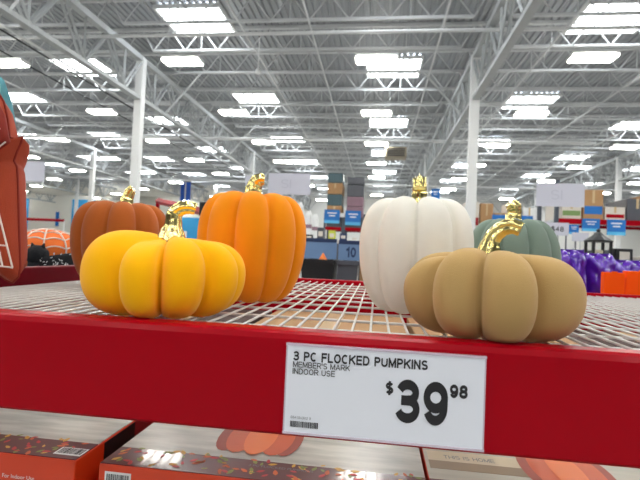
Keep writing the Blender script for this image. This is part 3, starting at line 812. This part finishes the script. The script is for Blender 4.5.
# left carton
b1x0 = c1.x - .40
t, W, D, H = gift_carton('orange printed carton with barcode sticker on top, lower left corner', b1x0, c1.x, BY, BY + .46, TZ)
leaves(t, W, H, .055, 90, 3)
s0, s1 = P(52, 453, BY + .01).x - b1x0, P(79, 454, BY + .01).x - b1x0
barcode(t, s0, s1, .012, .034, H)
print_pumpkin(t, P(-2, 414, BY + .12).x - b1x0 + .02, .215, .075, .05, H)
bm = bmesh.new()
obj('side_print', bx(W, W + .0006, .07, .16, .02, H - .004), M_black, t)
obj('side_print', bx(W, W + .0006, .16, .25, .02, H - .004), mat('dark_red_print', rgb(130, 30, 36), .4), t)
obj('side_print', bx(W, W + .0006, .25, .44, .02, H - .004), mat('mid_grey_print', rgb(110, 106, 104), .4), t)
lettering('For Indoor Use', .008, M_white, t, (P(2, 479, BY).x - b1x0, -.0006, H - .034))
# middle carton
t, W, D, H = gift_carton('orange printed carton with pumpkin picture, below the price label', c2.x, c2r.x, BY, BY + .46, TZ)
leaves(t, W, H, .055, 110, 5)
barcode(t, P(105, 472, BY).x - c2.x, P(131, 475, BY).x - c2.x, H - .05, H - .010, H, front=True)
q = P(258, 440, BY); 
def on_top(px, py):
    d = R3 @ Vector((px - 320, 240 - py, -F)); k_ = (TZ - CZ) / d.z
    return Vector((0, 0, CZ)) + d * k_
q = on_top(262, 437); r_ = on_top(262, 457)
print_pumpkin(t, q.x - c2.x, q.y - BY, .064, q.y - r_.y, H)
obj('front_print', bx(W * .43, W - .002, -.0005, 0, .05, H - .004), M_maroon, t)
lettering('3 PC FLOCKED PUMPKINS', .008, M_greyink, t, (W * .45, .035, H + .0006), flat=True)
# right carton with the crate picture
t = thing('pumpkin_carton', 'printed carton with crate picture reading THIS IS HOME, lower right', 'carton', (c2r.x + .004, BY, LZ), group='printed pumpkin cartons')
W3 = .42
obj('body', bx(0, W3, 0, .46, 0, H - .001, bevel=.002), M_obox, t)
obj('scene_print', bx(.001, W3 - .001, .055, .459, H - .002, H), M_scene2, t)
obj('band_print', bx(.001, W3 - .001, .002, .055, H - .002, H), M_maroon, t)
qa = on_top(434, 459); qb = on_top(520, 463)
obj('crate_print', bx(.006, qb.x - c2r.x + .02, qa.y - BY - .004, qa.y - BY + .03, H, H + .0004), mat('crate_wood_print', rgb(206, 188, 158), .4, var=.06, coat=.4), t)
obj('crate_side_print', bx(.006, qb.x - c2r.x + .02, qa.y - BY - .03, qa.y - BY - .004, H, H + .0004), mat('crate_side_wood', rgb(140, 116, 88), .4, var=.1, coat=.4), t)
stroke_text('THIS IS HOME', .03, qa.y - BY + .004, .075, .012, .13, M_greyink, t, H + .0008, flat=True)
qc = on_top(555, 470)
print_pumpkin(t, qc.x - c2r.x + .01, qc.y - BY, .06, .07, H)
# brown cartons further back, seen through the wires
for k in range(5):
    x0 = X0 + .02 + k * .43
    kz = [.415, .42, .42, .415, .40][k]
    t = thing('brown_carton', '%s carton glimpsed through the wire deck, %s from the left' % ('shade-darkened brown' if k in (0, 3, 4) else 'light brown', rowc[k]), 'carton', (x0, 1.09, LZ), group='brown cartons under the deck')
    shade_tone = k in (0, 3, 4)  # these cartons carry the under-deck shade in a darker base colour
    obj('body', bx(0, .41, 0, .44, 0, kz, bevel=.003), mat('brown_carton_shade_tone', rgb(74, 56, 50), .7, var=.1) if shade_tone else M_kraft, t)
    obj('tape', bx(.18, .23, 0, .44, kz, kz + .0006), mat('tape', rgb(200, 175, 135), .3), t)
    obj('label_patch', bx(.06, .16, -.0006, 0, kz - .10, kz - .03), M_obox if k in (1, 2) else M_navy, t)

# ------------------------------------------------------------------ neighbouring shelf, left: pillows
SZ = CZ - .105
t = thing('side_shelf', 'red shelf with grey board left of the display rack', 'rack', (0, 0, 0))
obj('shelf_board', bx(-2.1, X0 - .036, .75, 2.3, SZ - .03, SZ), M_dgrey, t)
obj('beam', bx(-2.1, X0 - .09, 2.3, 2.34, SZ - .12, SZ + .01), M_red, t)
for X in (-2.1, X0 - .14):
    for Y in (.80, 2.26): obj('leg', bx(X, X + .04, Y - .04, Y, 0, SZ - .03), M_up, t)

def cushion(bm, outline, th, n_in=6, zc=None):
    """stuffed cushion from an outline in (x, z): puffs out towards -y and +y"""
    cx = sum(p[0] for p in outline) / len(outline); cz = sum(p[1] for p in outline) / len(outline)
    N = len(outline); rim = [bm.verts.new((p[0], 0, p[1])) for p in outline]
    for s in (-1, 1):
        prev = rim
        for k in range(1, n_in + 1):
            u = 1 - k / n_in
            d = th * (1 - u ** 3) ** .5 if u < 1 else 0
            if k == n_in:
                c = bm.verts.new((cx, s * d, cz))
                for i in range(N):
                    bm.faces.new((prev[i], prev[(i + 1) % N], c))
            else:
                cur = [bm.verts.new((cx + (p[0] - cx) * u, s * d, cz + (p[1] - cz) * u)) for p in outline]
                for i in range(N): bm.faces.new((prev[i], prev[(i + 1) % N], cur[(i + 1) % N], cur[i]))
                prev = cur
    return fixn(bm)
M_rustf = mat('rust_felt', rgb(160, 58, 26), .9, var=.08, scale=30, bump=.5, bscale=500, sheen=.2)
M_rustd = mat('dark_rust_felt', rgb(132, 36, 22), .9, var=.08, scale=30, bump=.5, bscale=500)
M_thread = mat('white_thread', rgb(220, 205, 195), .8)
M_teal2 = mat('teal_plaid', rgb(80, 140, 150), .9, var=.3, scale=40)
LYp = .80
outl = [(-60, 60), (-20, 78), (2, 92), (8, 102), (12, 120), (14, 138), (20, 139), (27, 137), (25, 143), (21, 152), (18, 161), (21, 167), (22, 180), (22.5, 200), (23, 225), (24, 250), (24.5, 268), (23, 277), (17, 283), (10, 280), (0, 272), (-20, 270), (-60, 268), (-80, 200), (-78, 120)]
o3 = [P(p[0], p[1], LYp) for p in outl]
zl = min(p.z for p in o3); xl = sum(p.x for p in o3) / len(o3)
t = thing('leaf_pillow', 'rust orange leaf shaped pillow standing at the left edge', 'pillow', (xl - .009, LYp, zl))
def dens(pts, k=3):
    out = []
    for i in range(len(pts)):
        a, b = pts[i], pts[(i + 1) % len(pts)]
        for s in range(k): out.append((a[0] + (b[0] - a[0]) * s / k, a[1] + (b[1] - a[1]) * s / k))
    return out
loc_out = dens([(p.x - xl, p.z - zl) for p in o3])
obj('cushion', cushion(bmesh.new(), loc_out, .045, n_in=9), M_rustf, t, smooth=True)
bm = bmesh.new(); tube(bm, [(p[0], 0, p[1]) for p in loc_out] + [(loc_out[0][0], 0, loc_out[0][1])], .0022, n=6, cap=False); obj('edge_stitching', bm, M_rustd, t, smooth=True)
def local(px, py, Y=LYp - .0): 
    q = P(px, py, Y); return (q.x - xl, q.z - zl)
fl = [local(*p, LYp - .04) for p in ((-40, 70), (-2, 96), (6, 112), (12, 143), (2, 150), (-8, 158), (-40, 140))]
o = obj('flap', cushion(bmesh.new(), dens(fl), .018), M_rustd, t, smooth=True); o.location.y = -.036
for p0, p1 in (((-14, 190), (1, 205)), ((1, 205), (17, 268)), ((-14, 264), (17, 268)), ((-14, 244), (11, 246)), ((-8, 200), (7, 267))):
    a, b = local(*p0, LYp - .047), local(*p1, LYp - .045); bm = bmesh.new(); tube(bm, [(a[0], -.047, a[1]), (b[0], -.045, b[1])], .0016, n=6); obj('stitched_line', fixn(bm), M_thread, t)
for p0, p1 in (((-10, 158), (10, 142)), ((-6, 150), (4, 128))):
    a, b = local(*p0, LYp - .056), local(*p1, LYp - .056); bm = bmesh.new(); tube(bm, [(a[0], -.057, a[1]), (b[0], -.056, b[1])], .0014, n=6); obj('stitched_line', fixn(bm), M_thread, t)
# teal plaid cloth behind it
o3 = [P(p[0], p[1], LYp + .17) for p in ((-50, 60), (-2, 76), (4, 82), (8, 95), (12, 118), (13, 132), (4, 150), (0, 300), (-60, 300))]
zl2 = min(p.z for p in o3); 
t = thing('plaid_pillow', 'teal plaid pillow peeking out behind the leaf pillow', 'pillow', (xl, LYp + .17, SZ))
obj('cushion', cushion(bmesh.new(), dens([(p.x - xl, (p.z - zl2) * ((o3[0].z - SZ) / (o3[0].z - zl2))) for p in o3]), .03), M_teal2, t, smooth=True)
bm = bmesh.new()
for px in (-6, 2, 8):
    a, b = P(px, 80 + px, LYp + .17), P(px + 3, 150, LYp + .17); tube(bm, [(a.x - xl, -.026, a.z - SZ), (b.x - xl, -.03, b.z - SZ)], .0015, n=5)
obj('plaid_lines', fixn(bm), M_white, t)

# spider web pumpkin cushion
M_webo = mat('orange_plush', rgb(232, 112, 40), .9, var=.06, scale=20, bump=.4, bscale=400, sheen=.2)
wc = P(47, 250, 1.45)
t = thing('web_cushion', 'orange round cushion with white spider web lines, behind the rust pumpkin', 'cushion', (wc.x, 1.45, SZ))
wr_, wh_ = .112, .145
bm = bmesh.new(); bmesh.ops.create_uvsphere(bm, u_segments=36, v_segments=20, radius=1)
for v in bm.verts: v.co = Vector((v.co.x * wr_, v.co.y * wr_ * .9, wh_ / 2 + v.co.z * wh_ / 2))
obj('cushion', bm, M_webo, t, smooth=True)
bm = bmesh.new()
def sp(la, lo, k=1.012): return Vector((wr_ * k * math.cos(la) * math.cos(lo), wr_ * .9 * k * math.cos(la) * math.sin(lo), wh_ / 2 + wh_ / 2 * k * math.sin(la)))
for i in range(10):
    lo = 2 * PI * i / 10 + .2; tube(bm, [sp(math.radians(a), lo) for a in range(-20, 90, 8)], .0026, n=5)
for la in (5, 28, 50, 70):
    pts = []
    for i in range(10):
        for s in range(6):
            lo = 2 * PI * (i + s / 6) / 10 + .2; sag = 7 * math.sin(PI * s / 6)
            pts.append(sp(math.radians(la + sag * (1 if la < 60 else .5)), lo))
    tube(bm, pts + [pts[0]], .0024, n=5, cap=False)
obj('web_lines', fixn(bm), M_thread, t)
# black plush and patterned cushion in front of it
M_bplush = mat('black_plush', rgb(26, 26, 30), .95, var=.2, scale=30, bump=.6, bscale=300)
q = P(37, 262, 1.30)
t = thing('black_plush', 'small black plush ball in front of the web cushion', 'plush', (q.x, 1.30, SZ))
bm = bmesh.new(); bmesh.ops.create_icosphere(bm, subdivisions=4, radius=.032)
rnd = random.Random(4)
for v in bm.verts: v.co = v.co * (1 + rnd.uniform(-.04, .04)) * 1.0 + Vector((0, 0, .058))
obj('body', bm, M_bplush, t, smooth=True)
bm = bmesh.new(); tube(bm, [(0, 0, 0), (0, 0, .04)], [.028, .024], n=14); obj('base', fixn(bm), M_bplush, t, smooth=True)
for s in (-1, 1):
    bm = bmesh.new(); tube(bm, [(s * .016, 0, .082), (s * .021, 0, .096)], [.008, .002], n=8); obj('ear', fixn(bm), M_bplush, t, smooth=True)
q = P(60, 262, 1.33)
t = thing('patterned_cushion', 'black cushion with white print beside the web cushion', 'cushion', (q.x + .005, 1.33, SZ), rotz=.15)
bm = bmesh.new(); box(bm, -.055, .05, -.03, .03, 0, .072); 
bmesh.ops.subdivide_edges(bm, edges=bm.edges[:], cuts=4, use_grid_fill=True)
for v in bm.verts:
    v.co.z = v.co.z * (.72 + (v.co.x + .055) * 2.6); v.co.y *= 1.0 + .3 * math.sin(v.co.z / .07 * PI)
obj('cushion', bm, M_bplush, t, smooth=True)
bm = bmesh.new(); rnd = random.Random(9)
for k in range(26):
    x, z = rnd.uniform(-.05, .045), rnd.uniform(.03, .065); a = rnd.uniform(0, PI)
    tube(bm, [(x, -.0405, z), (x + .006 * math.cos(a), -.0405, z + .006 * math.sin(a))], .0013, n=5)
obj('white_marks', fixn(bm), M_white, t)['kind'] = 'stuff'
q = P(69, 262, 1.22)
t = thing('cloth_bundle', 'small beige cloth bundle beside the rust pumpkin', 'cloth', (q.x, 1.36, SZ))
bm = bmesh.new(); bmesh.ops.create_icosphere(bm, subdivisions=3, radius=1)
for v in bm.verts: v.co = Vector((v.co.x * .03, v.co.y * .03, .026 + v.co.z * .026)) * (1 + .1 * math.sin(v.co.x * 9 + v.co.z * 5))
obj('cloth', bm, mat('beige_cloth', rgb(214, 190, 165), .9, var=.1), t, smooth=True)
bm = bmesh.new(); tube(bm, [(0, 0, .05), (.004, 0, .058)], [.006, .008], n=8); obj('knot', fixn(bm), MATS['beige_cloth'], t)

# ------------------------------------------------------------------ rear shelf, right: purple bags, orange boxes, lantern
RZ = CZ - .20
t = thing('rear_shelf', 'lower shelf behind the display rack carrying the purple bags', 'rack', (0, 0, 0))
obj('shelf_board', bx(.45, 2.6, RY + .055, 2.75, RZ - .03, RZ), M_dgrey, t)
for X in (.47, 2.54):
    for Y in (RY + .10, 2.72): obj('leg', bx(X, X + .04, Y - .04, Y, 0, RZ - .03), M_up, t)
M_purple = mat('purple_foil', rgb(84, 30, 160), .16, var=.35, scale=16, bump=1.0, bscale=22, coat=.4)
def foil_bag(label, px0, py0, px1, py1, Y, seed):
    A, B = P(px0, py1, Y), P(px1, py0, Y); W, H = (B.x - A.x) / 2, B.z - RZ
    t = thing('foil_bag', label, 'bag', ((A.x + B.x) / 2, Y, RZ), group='purple foil bags')
    bm = bmesh.new(); bmesh.ops.create_grid(bm, x_segments=22, y_segments=22, size=1)
    rnd = random.Random(seed); ph = [rnd.uniform(0, 6) for _ in range(8)]
    front = {}
    def puff(u, v): return .07 * (max(0, (1 - u ** 4) * (1 - v ** 4))) ** .5
    def crk(u, v): return .008 * (math.sin(7 * u + 3 * v + ph[0]) + math.sin(-5 * u + 9 * v + ph[1]) + .7 * math.sin(15 * u + ph[2]) * math.sin(13 * v + ph[3]))
    bm.free(); bm = bmesh.new(); n = 22
    for s in (-1, 1):
        gr = [[bm.verts.new((W * (-1 + 2 * i / n) * (1 + .03 * math.sin(j * .9 + ph[4])), s * (puff(-1 + 2 * i / n, -1 + 2 * j / n) + (crk(-1 + 2 * i / n, s * (-1 + 2 * j / n)) if 0 < i < n and 0 < j < n else 0)), H * j / n + (.012 * math.sin(i * .8 + ph[5]) * (j / n) ** 3))) for i in range(n + 1)] for j in range(n + 1)]
        for j in range(n):
            for i in range(n): bm.faces.new((gr[j][i], gr[j][i + 1], gr[j + 1][i + 1], gr[j + 1][i]))
    bmesh.ops.remove_doubles(bm, verts=bm.verts[:], dist=.0006)
    obj('pouch', fixn(bm), M_purple, t, smooth=True)
    bm = bmesh.new(); box(bm, -W * .96, W * .96, -.004, .004, H - .004, H + .008); obj('top_seal', bm, M_purple, t)
    return t
foil_bag('purple foil bag standing right behind the tan pumpkin', 552, 252, 584, 292, 1.95, 1)
foil_bag('purple foil bag standing behind the orange boxes', 580, 256, 612, 292, 2.0, 2)
foil_bag('crumpled purple foil bag at the right frame edge', 610, 263, 650, 292, 2.12, 3)
M_obx = mat('orange_red_box', rgb(255, 88, 2), .6, var=.03, spec=.15)
for k, (x0, y0, x1, Y) in enumerate(((604, 273, 625, 1.72), (626, 272.5, 662, 1.74))):
    A, B = P(x0, 296, Y), P(x1, y0, Y)
    t = thing('orange_box', ['plain orange red box nearer the purple bags', 'plain orange red box cut by the right frame edge'][k], 'box', ((A.x + B.x) / 2, Y + .05, RZ), group='orange boxes')
    W = (B.x - A.x) / 2
    obj('body', bx(-W, W, -.05, -.022, 0, B.z - RZ, bevel=.002), M_obx, t); obj('lid_flap', bx(-W * .3, W * .3, -.051, -.049, B.z - RZ - .002, B.z - RZ + .004), M_obx, t)
# lantern on a tall stand
A, B = P(590, 268, 3.4), P(613, 232, 3.4); LW = (B.x - A.x) / 2; LH = B.z - A.z
t = thing('display_table', 'dark display table carrying the black lantern', 'table', ((A.x + B.x) / 2 + .05, 3.45, 0))
obj('top', bx(-.4, .45, -.2, .25, A.z - .04, A.z), M_dgrey, t)
for sx in (-.38, .40):
    for sy in (-.18, .2): obj('leg', bx(sx, sx + .03, sy, sy + .03, 0, A.z - .04), M_dgrey, t)
t = thing('lantern', 'black lantern with pale candle behind the purple bags', 'lantern', ((A.x + B.x) / 2, 3.45, A.z))
obj('base', bx(-LW, LW, -LW, LW, 0, .02), M_black, t)
for sx in (-1, 1):
    for sy in (-1, 1): obj('post', bx(sx * LW * .8 - .008, sx * LW * .8 + .008, sy * LW * .8 - .008, sy * LW * .8 + .008, .02, LH * .72), M_black, t)
bm = bmesh.new(); tube(bm, [(0, 0, LH * .72), (0, 0, LH * .76), (0, 0, LH * .90), (0, 0, LH)], [LW * 1.25, LW * 1.25, LW * .55, LW * .2], n=16); obj('roof', fixn(bm), M_black, t)
bm = bmesh.new(); tube(bm, [(0, 0, .02), (0, 0, LH * .5)], LW * .42, n=16); obj('candle', fixn(bm), mat('cream_wax', rgb(225, 215, 190), .5), t)
bm = bmesh.new(); tube(bm, [(0, 0, LH), (0, 0, LH + .012), (0, 0, LH + .024)], [LW * .12, LW * .22, LW * .06], n=10); obj('finial', fixn(bm), M_black, t)
A, B = P(616, 269, 3.35), P(634, 249, 3.35)
t = thing('framed_box', 'black framed box with a white label right of the lantern', 'box', ((A.x + B.x) / 2, 3.36, CZ + (A.z - CZ)))
t.location.z = P(590, 268, 3.4).z
W, H = (B.x - A.x) / 2, B.z - t.location.z
obj('frame', bx(-W, W, 0, .1, 0, H, bevel=.004), M_black, t); obj('label_card', bx(-W * .55, W * .6, -.004, 0, H * .25, H * .85), M_lbox, t)
